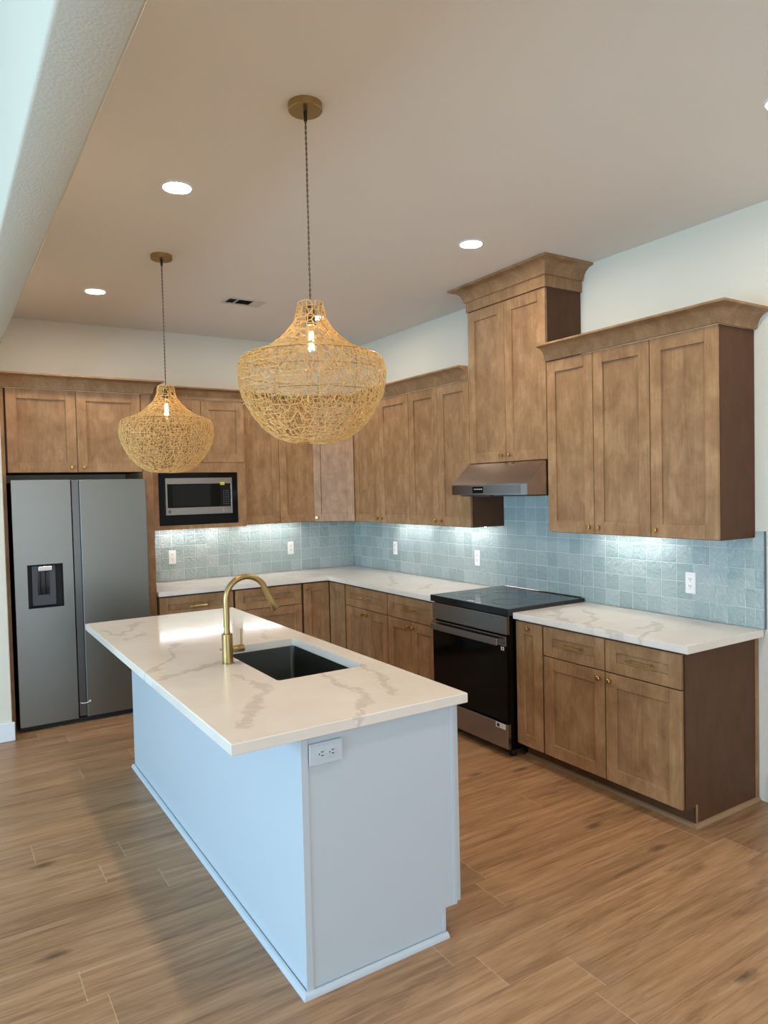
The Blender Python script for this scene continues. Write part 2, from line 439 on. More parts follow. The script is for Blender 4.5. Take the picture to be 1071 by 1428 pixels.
# microwave cabinet
t = thing('microwave_cabinet', 'brown wall cabinet with two short doors above an open microwave niche', wcat, (-2.08, 0, 0))
D = .38; W_ = .772
boxes('carcass', [((-.0865, -D+.02, 1.39), (.010, -.001, 2.480)), ((W_-.018, -D+.02, 1.39), (W_, -.001, 2.480)), ((.010, -D+.02, 1.39), (W_-.018, -.001, 1.408)),
                  ((.010, -D+.02, 1.93), (W_-.018, -.001, 2.480)), ((.010, -.02, 1.408), (W_-.018, -.001, 1.93))], 'wood_shaded', t)
boxes('face_frame', [((-.0865, -D, 1.39), (.010, -D+.0195, 1.95)), ((-.0865, -D, 1.95), (-.001, -D+.0195, 2.480)), ((W_-.074, -D, 1.39), (W_, -D+.0195, 1.95)), ((.010, -D, 1.39), (W_-.074, -D+.0195, 1.424)), ((.010, -D, 1.868), (W_-.074, -D+.0195, 1.95))], 'wood', t)
for a, b, s in ((0.0, .386, 'R'), (.386, W_, 'L')):
    d = front('door', t, a, b, 1.952, 2.4795, -D)
# refrigerator surround cabinet
t = thing('refrigerator_cabinet', 'brown surround of side panels and two upper doors around the refrigerator', wcat, (-3.235, 0, 0))
boxes('side_panel', [((0, -.62, 0), (.032, -.001, 2.480))], 'wood', t, .001)
boxes('side_panel', [((.987, -.608, 0), (1.065, -.001, 2.480))], 'wood', t, .001)
box('carcass', (.034, -.598, 1.868), (.985, -.001, 2.480), 'wood_shaded', t)
for a, b, s in ((.044, .513, 'R'), (.513, .983, 'L')):
    d = front('door', t, a, b, 1.868, 2.479, -.62)
    knob(d, b-.042 if s == 'R' else a+.042, -.62, 1.908)

# ---- crown mouldings
def crown(name, label, path, z0, h, proj, parent=None, outward=-1):
    """path: list of xy points (cabinet face line) with outward on the left of travel; profile swept with mitres"""
    side = outward
    prof = [(0, 0), (.010, 0), (.014, .004)]
    n = 7
    for i in range(n+1):
        a = i/n*PI/2
        prof.append((.014+(proj-.020)*(1-math.cos(a)), .004+(h-.018)*math.sin(a)))
    prof += [(proj-.002, h-.012), (proj, h-.010), (proj, h), (0, h)]
    P = [Vector((x, y, 0)) for x, y in path]; bm = bmesh.new(); rings = []
    for i, p in enumerate(P):
        def nrm(a, b):
            d = (b-a).normalized(); return Vector((-d.y, d.x, 0))*side
        if i == 0: m = nrm(P[0], P[1])
        elif i == len(P)-1: m = nrm(P[-2], P[-1])
        else:
            a, b = nrm(P[i-1], p), nrm(p, P[i+1]); m = (a+b)/(1+a.dot(b))
        rings.append([bm.verts.new((p.x+m.x*o, p.y+m.y*o, z0+z)) for o, z in prof])
    N = len(prof)
    for a, b in zip(rings, rings[1:]):
        for k in range(N): bm.faces.new((a[k], a[(k+1) % N], b[(k+1) % N], b[k]))
    bm.faces.new(rings[0]); bm.faces.new(rings[-1][::-1])
    o = finish(name, bm, 'wood', parent, smooth=True)
    if label: tag(o, label, 'moulding')
    return o
E_ = .002
crown('crown_moulding', 'brown crown moulding on top of the wall cabinets right of the hood',
      [(-.327, -3.08), (-.327, -4.25), (-.004, -4.25)], ZT-.0005, .0955, .092)
hc = [o for o in COL.objects if o.name == 'hood_cabinet'][0]
cr = crown('crown', None, [(-.004, -2.301), (-.339, -2.301), (-.339, -3.092), (-.004, -3.092)], 3.02, .096, .095, None)
cr.parent = hc; cr.matrix_parent_inverse = (Matrix.Translation((0, -2.301, 0)) @ Matrix.Rotation(R90, 4, 'Z')).inverted()
crown('crown_moulding', 'long brown crown moulding over the corner wall cabinets, from microwave cabinet to hood',
      [(-1.214, -.327), (-.606, -.327), (-.327, -.606), (-.327, -2.298)], ZT-.0005, .0955, .092)
crown('crown_moulding', 'brown crown moulding stepping back from above the refrigerator to above the microwave cabinet',
      [(-3.235, -.62), (-2.17, -.62), (-2.17, -.38), (-1.308, -.38), (-1.308, -.33)], 2.4805, .099, .088)

# ---- base cabinets (right wall: local x = distance from origin toward camera)
CF = .635     # door face distance from the wall
ZB, ZD, ZC = .098, .686, .862
def base_cab(label, loc, rz, w, layout, name='base_cabinet', endp=None, top=.874):
    t = thing(name, label, wcat, loc, rz)
    box('carcass', (.002, -CF+.021, .1), (w-.002, -.003, top), 'wood_shaded', t)
    box('toe_kick', (.002, -.545, 0), (w-.002, -.53, .1), 'wood_shaded', t)
    for it in layout:
        k, a, b, z0, z1 = it[:5]
        if k == 'door':
            d = front('door', t, a, b, z0, z1, -CF)
            if it[5]:
                kx = a+.034 if it[5] == 'L' else b-.034 if it[5] == 'R' else (a+b)/2
                knob(d, kx, -CF, z1-(.036 if it[5] == 'C' else .042))
        else:
            d = front('drawer', t, a, b, z0, z1, -CF, .070, .060)
            pull(d, (a+b)/2, -CF, (z0+z1)/2)
    return t
TOPZ = .864
base_cab('narrow single-door brown base cabinet directly right of the black range', (0, -3.088, 0), R90, .232,
         [('door', .003, .2275, ZB, TOPZ, 'C')])
rc = base_cab('wide brown base cabinet with two drawers at the open right end of the counter', (0, -3.3225, 0), R90, .924,
         [('drawer', 0.003, .4575, ZD+.002, TOPZ), ('drawer', .4605, .922, ZD+.002, TOPZ),
          ('door', 0.003, .4575, ZB, ZD, 'R'), ('door', .4605, .922, ZB, ZD, 'L')])
boxes('end_panel', [((.925, -.614, .1), (.933, -.012, .874)), ((.925, -.545, 0), (.933, -.012, .1))], 'wood_shaded', rc)
boxes('scribe_strip', [((.933, -.03, 0), (.938, -.004, .874))], 'wood', rc)
bm = bmesh.new(); bx(bm, .930, -.545, .02, .936, -.532, .11, .001); finish('kick_corner_strip', bm, 'wood', rc)
base_cab('brown base cabinet with drawer and double doors directly left of the range', (0, -1.615, 0), R90, .69,
         [('drawer', .003, .655, ZD+.002, TOPZ), ('door', .003, .33, ZB, ZD, 'R'), ('door', .33, .655, ZB, ZD, 'L')])
base_cab('brown base cabinet with drawer and double doors next to the inside corner', (0, -.931, 0), R90, .681,
         [('drawer', .006, .678, ZD+.002, TOPZ), ('door', .006, .342, ZB, ZD, 'R'), ('door', .342, .678, ZB, ZD, 'L')])
# corner base unit
t = thing('corner_base_cabinet', 'L-shaped inside-corner brown base cabinet with folding door panels', wcat, (0, 0, 0))
boxes('carcass', [((-.905, -.612, .1), (-.004, -.004, .874)), ((-.612, -.928, .1), (-.004, -.612, .874))], 'wood_shaded', t)
boxes('toe_kick', [((-.905, -.545, 0), (-.545, -.53, .1)), ((-.545, -.928, 0), (-.53, -.53, .1))], 'wood_shaded', t)
d = front('door', t, -.893, -.638, ZB, TOPZ, -CF); knob(d, -.862, -CF, TOPZ-.042)
d = front('door', t, .638, .912, ZB, TOPZ, -CF); d.data.transform(Matrix.Rotation(R90, 4, 'Z'))
base_cab('brown base cabinet with drawer over door beside the corner cabinet on the back wall', (-1.535, 0, 0), 0, .627,
         [('drawer', .006, .622, ZD+.002, TOPZ), ('door', .006, .622, ZB, ZD, 'L')])
base_cab('brown base cabinet with wide drawer beside the refrigerator surround', (-2.168, 0, 0), 0, .63,
         [('drawer', .008, .624, ZD+.002, TOPZ), ('door', .008, .624, ZB, ZD, 'R')])

# shoe trim at the toe kicks
def quarter(name, label, path, r, mat):
    bm = bmesh.new(); P = [Vector((x, y, 0)) for x, y in path]; rings = []
    prof = [(0, 0), (r, 0)] + [(r*math.cos(a), r*math.sin(a)) for a in (PI/8, PI/4, 3*PI/8)] + [(0, r)]
    for i, p in enumerate(P):
        def nrm(a, b):
            d = (b-a).normalized(); return Vector((d.y, -d.x, 0))
        if i == 0: m = nrm(P[0], P[1])
        elif i == len(P)-1: m = nrm(P[-2], P[-1])
        else:
            a, b = nrm(P[i-1], p), nrm(p, P[i+1]); m = (a+b)/(1+a.dot(b))
        rings.append([bm.verts.new((p.x+m.x*o, p.y+m.y*o, z)) for o, z in prof])
    N = len(prof)
    for a, b in zip(rings, rings[1:]):
        for k in range(N): bm.faces.new((a[k], a[(k+1) % N], b[(k+1) % N], b[k]))
    bm.faces.new(rings[0]); bm.faces.new(rings[-1])
    o = finish(name, bm, mat, smooth=True)
    if label: tag(o, label, 'moulding')
    return o
quarter('shoe_moulding', 'oak-coloured shoe moulding at the floor along the toe kick of the right-hand base cabinets',
        [(-.5465, -3.09), (-.5465, -4.2565)], .019, 'oak_trim')
quarter('shoe_moulding', 'oak-coloured shoe moulding at the floor under the dark end panel of the right-hand cabinets',
        [(-.5655, -4.2565), (-.017, -4.2565)], .019, 'oak_trim')

# ------------------------------------------------------------------ countertops
def slab(name, pts, z0, z1, mat, bev=.003, hole=None):
    bm = bmesh.new()
    lo = [bm.verts.new((x, y, z0)) for x, y in pts]; f = bm.faces.new(lo)
    r = bmesh.ops.extrude_face_region(bm, geom=[f]); vs = [g for g in r['geom'] if isinstance(g, bmesh.types.BMVert)]
    for v in vs: v.co.z = z1
    bmesh.ops.bevel(bm, geom=[e for e in bm.edges], offset=bev, segments=2, affect='EDGES')
    return finish(name, bm, mat, smooth=True)
ZC0, ZCT = .8755, .9133
tag(slab('countertop', [(-2.168, -.0135), (-.0135, -.0135), (-.0135, -2.287), (-.657, -2.287), (-.657, -.657), (-2.168, -.657)][::-1], ZC0, ZCT, 'quartz'),
    'L-shaped white quartz countertop with grey veins running through the back corner', 'countertop')
tag(slab('countertop', [(-.0135, -3.091), (-.0135, -4.296), (-.658, -4.296), (-.658, -3.091)], ZC0, ZCT, 'quartz'),
    'short white quartz countertop right of the black range', 'countertop')

# ------------------------------------------------------------------ tile backsplash
def backsplash(name, label, spans, mk, edge=None):
    """spans: (u0,u1,z0,z1) in wall coordinates; mk(u,d,z)->world; d = distance off the wall"""
    t = thing(name, label, 'backsplash', (0, 0, 0))
    g = bmesh.new(); T = bmesh.new()
    for (u0, u1, z0, z1, off, pitch) in spans:
        a = [mk(u, d, z) for u, d, z in ((u0, 0, z0), (u1, 0, z0), (u1, 0, z1), (u0, 0, z1), (u0, .009, z0), (u1, .009, z0), (u1, .009, z1), (u0, .009, z1))]
        v = [g.verts.new(p) for p in a]
        for q in ((0, 1, 2, 3), (4, 5, 6, 7), (0, 1, 5, 4), (2, 3, 7, 6), (1, 2, 6, 5), (0, 3, 7, 4)): g.faces.new([v[i] for i in q])
        k0 = math.floor((u0-off)/pitch); k1 = math.ceil((u1-off)/pitch)
        r0 = math.floor((z0-.9145)/.1035); r1 = math.ceil((z1-.9145)/.1035)
        for k in range(k0, k1):
            for r in range(r0, r1):
                a0, a1 = max(u0, off+k*pitch)+.0016, min(u1, off+(k+1)*pitch)-.0016
                b0, b1 = max(z0, .9145+r*.1035)+.0016, min(z1, .9145+(r+1)*.1035)-.0016
                if a1-a0 < .006 or b1-b0 < .006: continue
                tx, tz = random.gauss(0, .010), random.gauss(0, .010); h = .0115
                cu, cz = (a0+a1)/2, (b0+b1)/2
                def P(u, z, d): return T.verts.new(mk(u, d + (tx*(u-cu)+tz*(z-cz)), z))
                e = .0025
                o = [P(u, z, .006) for u, z in ((a0, b0), (a1, b0), (a1, b1), (a0, b1))]
                m = [P(u, z, h-.0012) for u, z in ((a0, b0), (a1, b0), (a1, b1), (a0, b1))]
                i = [P(u, z, h) for u, z in ((a0+e, b0+e), (a1-e, b0+e), (a1-e, b1-e), (a0+e, b1-e))]
                for s in range(4):
                    s2 = (s+1) % 4
                    T.faces.new((o[s], o[s2], m[s2], m[s])); T.faces.new((m[s], m[s2], i[s2], i[s]))
                T.faces.new(i)
    finish('grout', g, 'grout', t); finish('tiles', T, 'tile', t)
    if edge: edge(t)
    return t
backsplash('tile_backsplash', 'square blue-grey glazed tile backsplash on the back wall under the microwave', [(-2.168, -1.307, .9145, 1.389, -.925, .1049), (-1.307, -.606, .9145, 1.397, -.925, .1049), (-.606, -.013, .9145, 1.391, -.925, .1049)],
           lambda u, d, z: (u, -d-.0003, z))
def edge(t): box('edge_trim', (-.013, -4.304, .9145), (-.0003, -4.2985, 1.427), 'edge_metal', t)
backsplash('tile_backsplash', 'square blue glazed tile backsplash along the right-hand wall behind the range',
           [(.0, 2.303, .9145, 1.391, 4.298-42*.1035, .1035), (2.303, 3.077, .9145, 1.845, 4.298-42*.1035, .1035), (3.077, 4.248, .9145, 1.391, 4.298-42*.1035, .1035), (4.248, 4.298, .9145, 1.427, 4.298-42*.1035, .1035)],
           lambda u, d, z: (-d-.0003, -u, z), edge)

# ------------------------------------------------------------------ outlets
def outlet(label, loc, rz, kind='duplex', horizontal=False, mat='plastic'):
    """plate in local xz plane, front = -y"""
    t = thing('power_outlet', label, 'outlet', loc, rz)
    w, h = (.064, .122) if kind != 'wide' else (.075, .126)
    bm = bmesh.new(); bx(bm, -w/2, -.006, -h/2, w/2, 0, h/2, .0025, 2); finish('cover_plate', bm, mat, t)
    R = []
    if kind == 'decora':
        bm = bmesh.new(); bx(bm, -.017, -.0085, -.034, .017, -.004, .034, .001)
        bx(bm, -.006, -.0095, -.009, .006, -.008, .009)
        p = finish('receptacle', bm, 'plastic', t); R = [(p, -.019), (p, .023)]
    else:
        for c in (-.02, .02):
            bm = bmesh.new(); lathe(bm, [(0, 0), (.0165, 0), (.0165, .003), (0, .0035)], 24, Matrix.Translation((0, -.005, c)) @ Matrix.Rotation(PI/2, 4, 'X'))
            R.append((finish('receptacle', bm, mat, t), c))
        bm = bmesh.new(); lathe(bm, [(0, 0), (.003, 0), (0, .002)], 10, Matrix.Translation((0, -.006, 0)) @ Matrix.Rotation(PI/2, 4, 'X'))
        finish('screw', bm, 'plastic', t)
    for p, c in R:
        sl = bmesh.new()
        for x in (-.006, .006): bx(sl, x-.0013, -.0095, c-.001, x+.0013, -.0083 if kind != 'decora' else -.0086, c+.008)
        lathe(sl, [(0, 0), (.0026, 0), (0, .0008)], 10, Matrix.Translation((0, -.0088, c-.008)) @ Matrix.Rotation(PI/2, 4, 'X'))
        finish('slots', sl, 'slot', p)
    if horizontal:
        for ch in t.children_recursive: ch.data.transform(Matrix.Rotation(PI/2, 4, 'Y'))
    return t
outlet('white outlet on the back-wall tile nearest the refrigerator, under the microwave', (-1.872, -.0125, 1.128), 0, 'decora')
outlet('white outlet on the back-wall tile behind the corner counter', (-.722, -.0125, 1.137), 0, 'decora')
outlet('white wall plate on the right-hand wall tile nearest the inside corner', (-.0125, -.80, 1.137), R90, 'decora')
outlet('white outlet on the wall tile just left of the range', (-.0125, -1.99, 1.127), R90)
outlet('white duplex outlet on wall tile above the short right-hand counter', (-.0125, -3.874, 1.117), R90)
outlet('white outlet mounted sideways on the island end panel', (-2.558, -4.2405, .812), 0, 'wide', True, 'white_paint')

# ------------------------------------------------------------------ under-cabinet lights
def led(label, loc, rz, L):
    t = thing('under_cabinet_light', label, 'light', loc, rz, 'light strips under the wall cabinets')
    box('housing', (0, -.03, -.004), (L, 0, 0), 'plastic', t, .001)
    box('diffuser', (.006, -.026, -.0062), (L-.006, -.004, -.0041), 'led', t)
    return t
led('slim glowing light strip under the microwave cabinet', (-2.03, -.1, 1.3895), 0, .66)
led('slim glowing light strip under the back-wall two-door cabinet', (-1.27, -.1, 1.3975), 0, .60)
led('slim glowing light strip under the wall cabinet beside the corner', (-.1, -.85, 1.3915), R90, .55)
led('slim glowing light strip under the wall cabinet left of the hood', (-.1, -1.60, 1.3915), R90, .62)
led('slim glowing light strip under the wall cabinets right of the hood', (-.1, -3.25, 1.3915), R90, .52)

# ------------------------------------------------------------------ refrigerator
t = thing('refrigerator', 'stainless steel side-by-side refrigerator with water dispenser in left door', 'refrigerator', (-3.181, -.70, 0))
FW = .931
box('body', (.012, .06, .03), (FW-.012, .66, 1.80), 'black_matt', t)
box('base_grille', (.01, .03, .004), (FW-.01, .10, .036), 'black_matt', t)
# left door with dispenser recess
bm = bmesh.new()
dx0, dx1, dz0, dz1 = .082, .318, .888, 1.204
ld = .388
for a in (((0, 0, .04), (dx0, .055, 1.814)), ((dx1, 0, .04), (ld, .055, 1.814)), ((dx0, 0, .04), (dx1, .055, dz0)), ((dx0, 0, dz1), (dx1, .055, 1.814))):
    bx(bm, *a[0], *a[1])
bmesh.ops.remove_doubles(bm, verts=bm.verts, dist=1e-5)
dl_ = finish('door', bm, 'steel_fridge', t)
dp = boxes('dispenser', [((dx0, .012, dz0), (dx0+.004, .09, dz1)), ((dx1-.004, .012, dz0), (dx1, .09, dz1)), ((dx0, .012, dz1-.004), (dx1, .09, dz1)), ((dx0, .012, dz0), (dx1, .09, dz0+.006)), ((dx0, .085, dz0), (dx1, .09, dz1))], 'glass_dark', dl_)
boxes('dispenser_back', [((dx0+.03, .04, dz0+.012), (dx1-.045, .084, dz1-.012))], 'grey_plastic', dl_, .003)
boxes('dispenser_recess', [((dx0+.068, .037, dz0+.09), (dx1-.088, .041, dz1-.055))], 'glass_dark', dl_)
bm = bmesh.new(); bx(bm, dx0+.072, .004, dz1-.052, dx1-.068, .05, dz1-.014, .006, 2); finish('dispenser_spout', bm, 'steel', dl_)
bm = bmesh.new(); bx(bm, dx0+.085, .02, dz0+.1, dx0+.092, .034, dz1-.06, .002); bx(bm, dx0+.12, .02, dz0+.1, dx0+.128, .034, dz1-.055, .002); finish('dispenser_paddle', bm, 'glass_dark', dl_)
rd = box('door', (.449, 0, .04), (FW, .055, 1.814), 'steel_fridge', t, .004, 2)
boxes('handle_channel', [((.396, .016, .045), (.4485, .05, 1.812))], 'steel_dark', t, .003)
bm = bmesh.new(); tube(bm, [(.405, .006, .150), (.43, -.004, .146), (.455, -.007, .150), (.468, -.004, .160)], .0035, 6)
bx(bm, .462, -.006, .150, .476, -.0012, .164); finish('tie_strap', bm, 'sticker', t, smooth=True)

# ------------------------------------------------------------------ microwave
t = thing('microwave', 'stainless framed microwave set in a black surround in the cabinet niche', 'microwave', (-2.08, -.38, 0))
boxes('trim_kit', [((.0115, .006, 1.426), (.696, .02, 1.516)), ((.0115, .006, 1.822), (.696, .02, 1.866)), ((.0115, .006, 1.516), (.062, .02, 1.822)), ((.640, .006, 1.516), (.696, .02, 1.822)),
                   ((.15, .003, 1.445), (.40, .0065, 1.50)), ((.41, .003, 1.445), (.56, .0065, 1.50))], 'glass_black', t)
box('body', (.062, -.004, 1.513), (.640, .30, 1.822), 'black', t)
mx0, mx1 = .062, .640
boxes('frame', [((mx0, -.018, 1.513), (mx1, -.004, 1.573)), ((mx0, -.018, 1.772), (mx1, -.004, 1.822)), ((mx0, -.018, 1.573), (mx0+.016, -.004, 1.772)), ((mx1-.012, -.018, 1.573), (mx1, -.004, 1.772))], 'steel', t, .001)
box('door_glass', (mx0+.016, -.015, 1.573), (.535, -.004, 1.772), 'glass_black', t)
box('window', (.125, -.0158, 1.585), (.445, -.0150, 1.762), 'window_black', t)
cp = box('control_panel', (.5355, -.015, 1.573), (mx1-.012, -.004, 1.772), 'glass_dark', t)
L = []
for i in range(3):
    for j in range(7): L.append(((.558+i*.02, -.0158, 1.592+j*.019), (.570+i*.02, -.015, 1.600+j*.019)))
boxes('buttons', L, 'grey_plastic', cp)
box('open_button', (.552, -.021, 1.522), (mx1-.008, -.018, 1.566), 'steel', t, .002)
box('energy_label', (.532, -.0195, 1.758), (.572, -.0175, 1.784), 'yellow', t)
bm = bmesh.new(); lathe(bm, [(.013, 0), (.013, .001), (0, .0012)], 24, Matrix.Translation((.092, -.018, 1.543)) @ Matrix.Rotation(PI/2, 4, 'X'))
em = finish('emblem', bm, 'grey_plastic', t)
bm = bmesh.new(); bmesh.ops.create_circle(bm, segments=1) if False else None
ring = [(.0095*math.cos(2*PI*k/24)+.092, -.0195, 1.543+.0095*math.sin(2*PI*k/24)) for k in range(25)]
tube(bm, ring, .0006, 4, False)
tube(bm, [(.0045*math.cos(a)+.0885, -.0195, 1.543+.0045*math.sin(a)) for a in [i*.5 for i in range(2, 13)]], .0006, 4, False)
tube(bm, [(.0045*math.cos(a)+.0965, -.0195, 1.5435+.0045*math.sin(a)) for a in [i*.5 for i in range(2, 11)]], .0006, 4, False)
finish('monogram', bm, 'sticker', em)

# ------------------------------------------------------------------ range (local x toward camera, front -y)
t = thing('range', 'black electric range with stainless handle and glass cooktop', 'stove', (0, -2.309, 0), R90)
RW = .768
box('body', (0, -.672, .05), (RW, -.03, .892), 'black', t)
box('cooktop', (-.022, -.70, .893), (RW+.015, -.0155, .938), 'cooktop', t, .004, 2)
ct = [o for o in t.children if o.name.startswith('cooktop')][0]
bm = bmesh.new()
for (cx_, cy_, r_) in ((.20, -.50, .10), (.57, -.50, .115), (.20, -.21, .09), (.57, -.21, .075)):
    for rr in (r_,):
        tube(bm, [(cx_+rr*math.cos(2*PI*k/48), cy_+rr*math.sin(2*PI*k/48), .9381) for k in range(49)], .0007, 4, False)
tube(bm, [(.01, -.62, .9381), (RW-.02, -.62, .9381)], .0007, 4, False)
finish('burner_marks', bm, 'grey_plastic', ct)
L = []
for i in range(16): L.append(((.13+i*.022, -.668, .9381), (.137+i*.022, -.650, .9385)))
boxes('control_marks', L, 'grey_plastic', ct)
box('control_display', (.35, -.672, .9381), (.42, -.645, .9385), 'sticker', ct)
box('rear_lip', (.01, -.030, .9381), (RW-.01, -.016, .944), 'steel', t, .002)
box('control_strip', (.003, -.70, .775), (RW, -.672, .888), 'steel', t, .002)
dr = box('oven_door', (.003, -.70, .232), (RW, -.672, .764), 'glass_black', t, .003, 2)
box('door_trim', (.003, -.7035, .705), (RW, -.7, .764), 'steel', dr, .001)
bm = bmesh.new(); bx(bm, .028, -.742, .708, RW-.045, -.728, .752, .004, 2)
for x in (.045, RW-.062): bx(bm, x-.012, -.73, .718, x+.012, -.7036, .744)
finish('handle', bm, 'steel', dr)
drw = box('storage_drawer', (.003, -.70, .060), (RW, -.672, .216), 'steel', t, .003, 2)
box('drawer_label', (RW-.11, -.7012, .180), (RW-.02, -.7, .212), 'sticker', drw)
box('drawer_label', (RW-.10, -.7018, .186), (RW-.075, -.7012, .206), 'slot', drw)
box('door_label', (RW-.05, -.7012, .676), (RW-.022, -.7, .698), 'sticker', dr)
box('door_label', (RW-.040, -.7018, .680), (RW-.032, -.7012, .694), 'slot', dr)
for x, y in ((.05, -.62), (RW-.045, -.62), (.05, -.1), (RW-.045, -.1)):
    bm = bmesh.new(); lathe(bm, [(0, 0), (.022, 0), (.024, .006), (.016, .014), (.012, .05), (0, .05)], 16, Matrix.Translation((x, y, 0)))
    finish('foot', bm, 'black_matt', t, smooth=True)

# ------------------------------------------------------------------ range hood
t = thing('range_hood', 'sloped stainless range hood under the tall cabinet', 'range hood', (0, -2.304, 0), R90)
HW = .768
bm = bmesh.new()
sec = [(-.014, 1.8565), (-.327, 1.8565), (-.345, 1.852), (-.500, 1.706), (-.500, 1.636), (-.014, 1.628)]
A = [bm.verts.new((0, y, z)) for y, z in sec]; B = [bm.verts.new((HW, y, z)) for y, z in sec]
bm.faces.new(A); bm.faces.new(B[::-1])
for k in range(6): bm.faces.new((A[k], A[(k+1) % 6], B[(k+1) % 6], B[k]))
bmesh.ops.bevel(bm, geom=list(bm.edges), offset=.002, segments=2, affect='EDGES')
finish('canopy', bm, 'steel_h', t)
pn = box('control_panel', (.10, -.5022, 1.642), (.705, -.5, 1.700), 'steel', t, .0008)
box('switch_panel', (.235, -.5032, 1.648), (.345, -.5022, 1.692), 'glass_dark', pn)
boxes('switches', [((.252+i*.018, -.5040, 1.672), (.262+i*.018, -.5032, 1.678)) for i in range(5)], 'sticker', pn)
boxes('filter', [((.05, -.46, 1.6255), (.37, -.06, 1.634)), ((.40, -.46, 1.6255), (.72, -.06, 1.634))], 'grey_plastic', t)

# ------------------------------------------------------------------ island
IX0, IX1, IY0, IY1 = -2.8929, -1.958, -4.2589, -1.7351
BX0, BX1, BY0, BY1 = -2.646, -1.9865, -4.236, -1.807
t = thing('kitchen_island', 'white kitchen island body with flat end panel and toe kick', 'island', (-2.32, -3.02, 0))
def loc(o): o.location = (2.32, 3.02, 0); return o
SX0, SX1, SY0, SY1 = -2.473, -2.059, -3.661, -2.924
loc(boxes('carcass', [((BX0+.008, BY0+.012, .1), (BX1-.022, SY0-.03, .8745)), ((BX0+.008, SY1+.03, .1), (BX1-.022, BY1, .8745)), ((BX0+.008, SY0-.03, .1), (SX0-.03, SY1+.03, .8745)), ((SX1+.02, SY0-.03, .1), (BX1-.022, SY1+.03, .8745)),
                  ((BX0+.008, SY0-.03, .1), (BX1-.022, SY1+.03, .6))], 'white_paint', t))
loc(boxes('side_panel', [((BX0, BY0+.003, 0), (BX0+.008, BY1, .8745))], 'white_paint', t))
bm = bmesh.new()
pts = [(BX0+.001, 0), (-2.070, 0), (-2.070, .105), (BX1-.022, .105), (BX1-.022, .8745), (BX0+.001, .8745)]
f1 = [bm.verts.new((x, BY0, z)) for x, z in pts]; f2 = [bm.verts.new((x, BY0+.012, z)) for x, z in pts]
bm.faces.new(f1); bm.faces.new(f2)
for k in range(6): bm.faces.new((f1[k], f1[(k+1) % 6], f2[(k+1) % 6], f2[k]))
loc(finish('end_panel', bm, 'white_paint', t))
loc(boxes('corner_strip', [((BX0-.004, BY0-.004, 0), (BX0+.022, BY0+.0, .8745))], 'white_paint', t, .001))
loc(boxes('corner_strip', [((BX1-.043, BY0-.003, .105), (BX1-.024, BY0, .8745))], 'white_paint', t, .001))
loc(boxes('toe_kick', [((-2.072, BY0+.012, 0), (-2.062, BY1, .105)), ((-2.082, BY0-.003, .02), (-2.067, BY0+.0, .105))], 'white_paint', t))
for i in range(5):
    a = BY0+.004+i*(BY1-BY0-.004)/5; b = a+(BY1-BY0-.004)/5
    d = front('door', t, -b, -a, .105, .868, BX1*-1*-1, .06, .06, 'white_paint')
    # turn so that the front faces +x
    d.data.transform(Matrix.Rotation(PI/2, 4, 'Z') @ Matrix.Identity(4)) if False else None
    me = d.data
    for v in me.vertices:
        x, y, z = v.co; v.co = (BX1-(y-BX1), -x, z)
    me.flip_normals(); loc(d)
o = quarter('shoe', None, [(BX0-.004, BY1), (BX0-.004, BY0-.004), (-2.064, BY0-.004)], .018, 'white_paint')
for v in o.data.vertices: pass
o.parent = t; loc(o)
# island top with the sink cut-out
def rrect(x0, x1, y0, y1, r, n=5):
    P = []
    for cx_, cy_, a0 in ((x1-r, y1-r, 0), (x0+r, y1-r, PI/2), (x0+r, y0+r, PI), (x1-r, y0+r, 3*PI/2)):
        for i in range(n+1): P.append((cx_+r*math.cos(a0+PI/2*i/n), cy_+r*math.sin(a0+PI/2*i/n)))
    return P
bm = bmesh.new()
inner = rrect(SX0, SX1, SY0, SY1, .018)
n4 = len(inner)//4
corners = [(IX1, IY1), (IX0, IY1), (IX0, IY0), (IX1, IY0)]
outer_b = []
def layer(z, ins):
    vi = [bm.verts.new((x, y, z)) for x, y in inner]
    sgn = [(-1, -1), (1, -1), (1, 1), (-1, 1)]
    vo_ = [bm.verts.new((x+s[0]*ins, y+s[1]*ins, z)) for (x, y), s in zip(corners, sgn)]
    for q in range(4):
        for i in range(n4-1):
            bm.faces.new((vo_[q], vi[q*n4+i], vi[q*n4+i+1]))
        bm.faces.new((vo_[q], vi[q*n4+n4-1], vi[((q+1)*n4) % len(vi)], vo_[(q+1) % 4]))
    return vi, vo_
ti, to = layer(ZCT, .003); bi, bo = layer(ZC0, .002)
m1 = [bm.verts.new((x, y, ZCT-.003)) for x, y in corners]; m2 = [bm.verts.new((x, y, ZC0+.002)) for x, y in corners]
for k in range(4):
    k2 = (k+1) % 4
    bm.faces.new((to[k], to[k2], m1[k2], m1[k])); bm.faces.new((m1[k], m1[k2], m2[k2], m2[k])); bm.faces.new((m2[k], m2[k2], bo[k2], bo[k]))
for k in range(len(ti)):
    k2 = (k+1) % len(ti); bm.faces.new((ti[k], ti[k2], bi[k2], bi[k]))
tag(finish('countertop', bm, 'quartz'), 'large overhanging white quartz top of the island with sink cut-out', 'countertop')
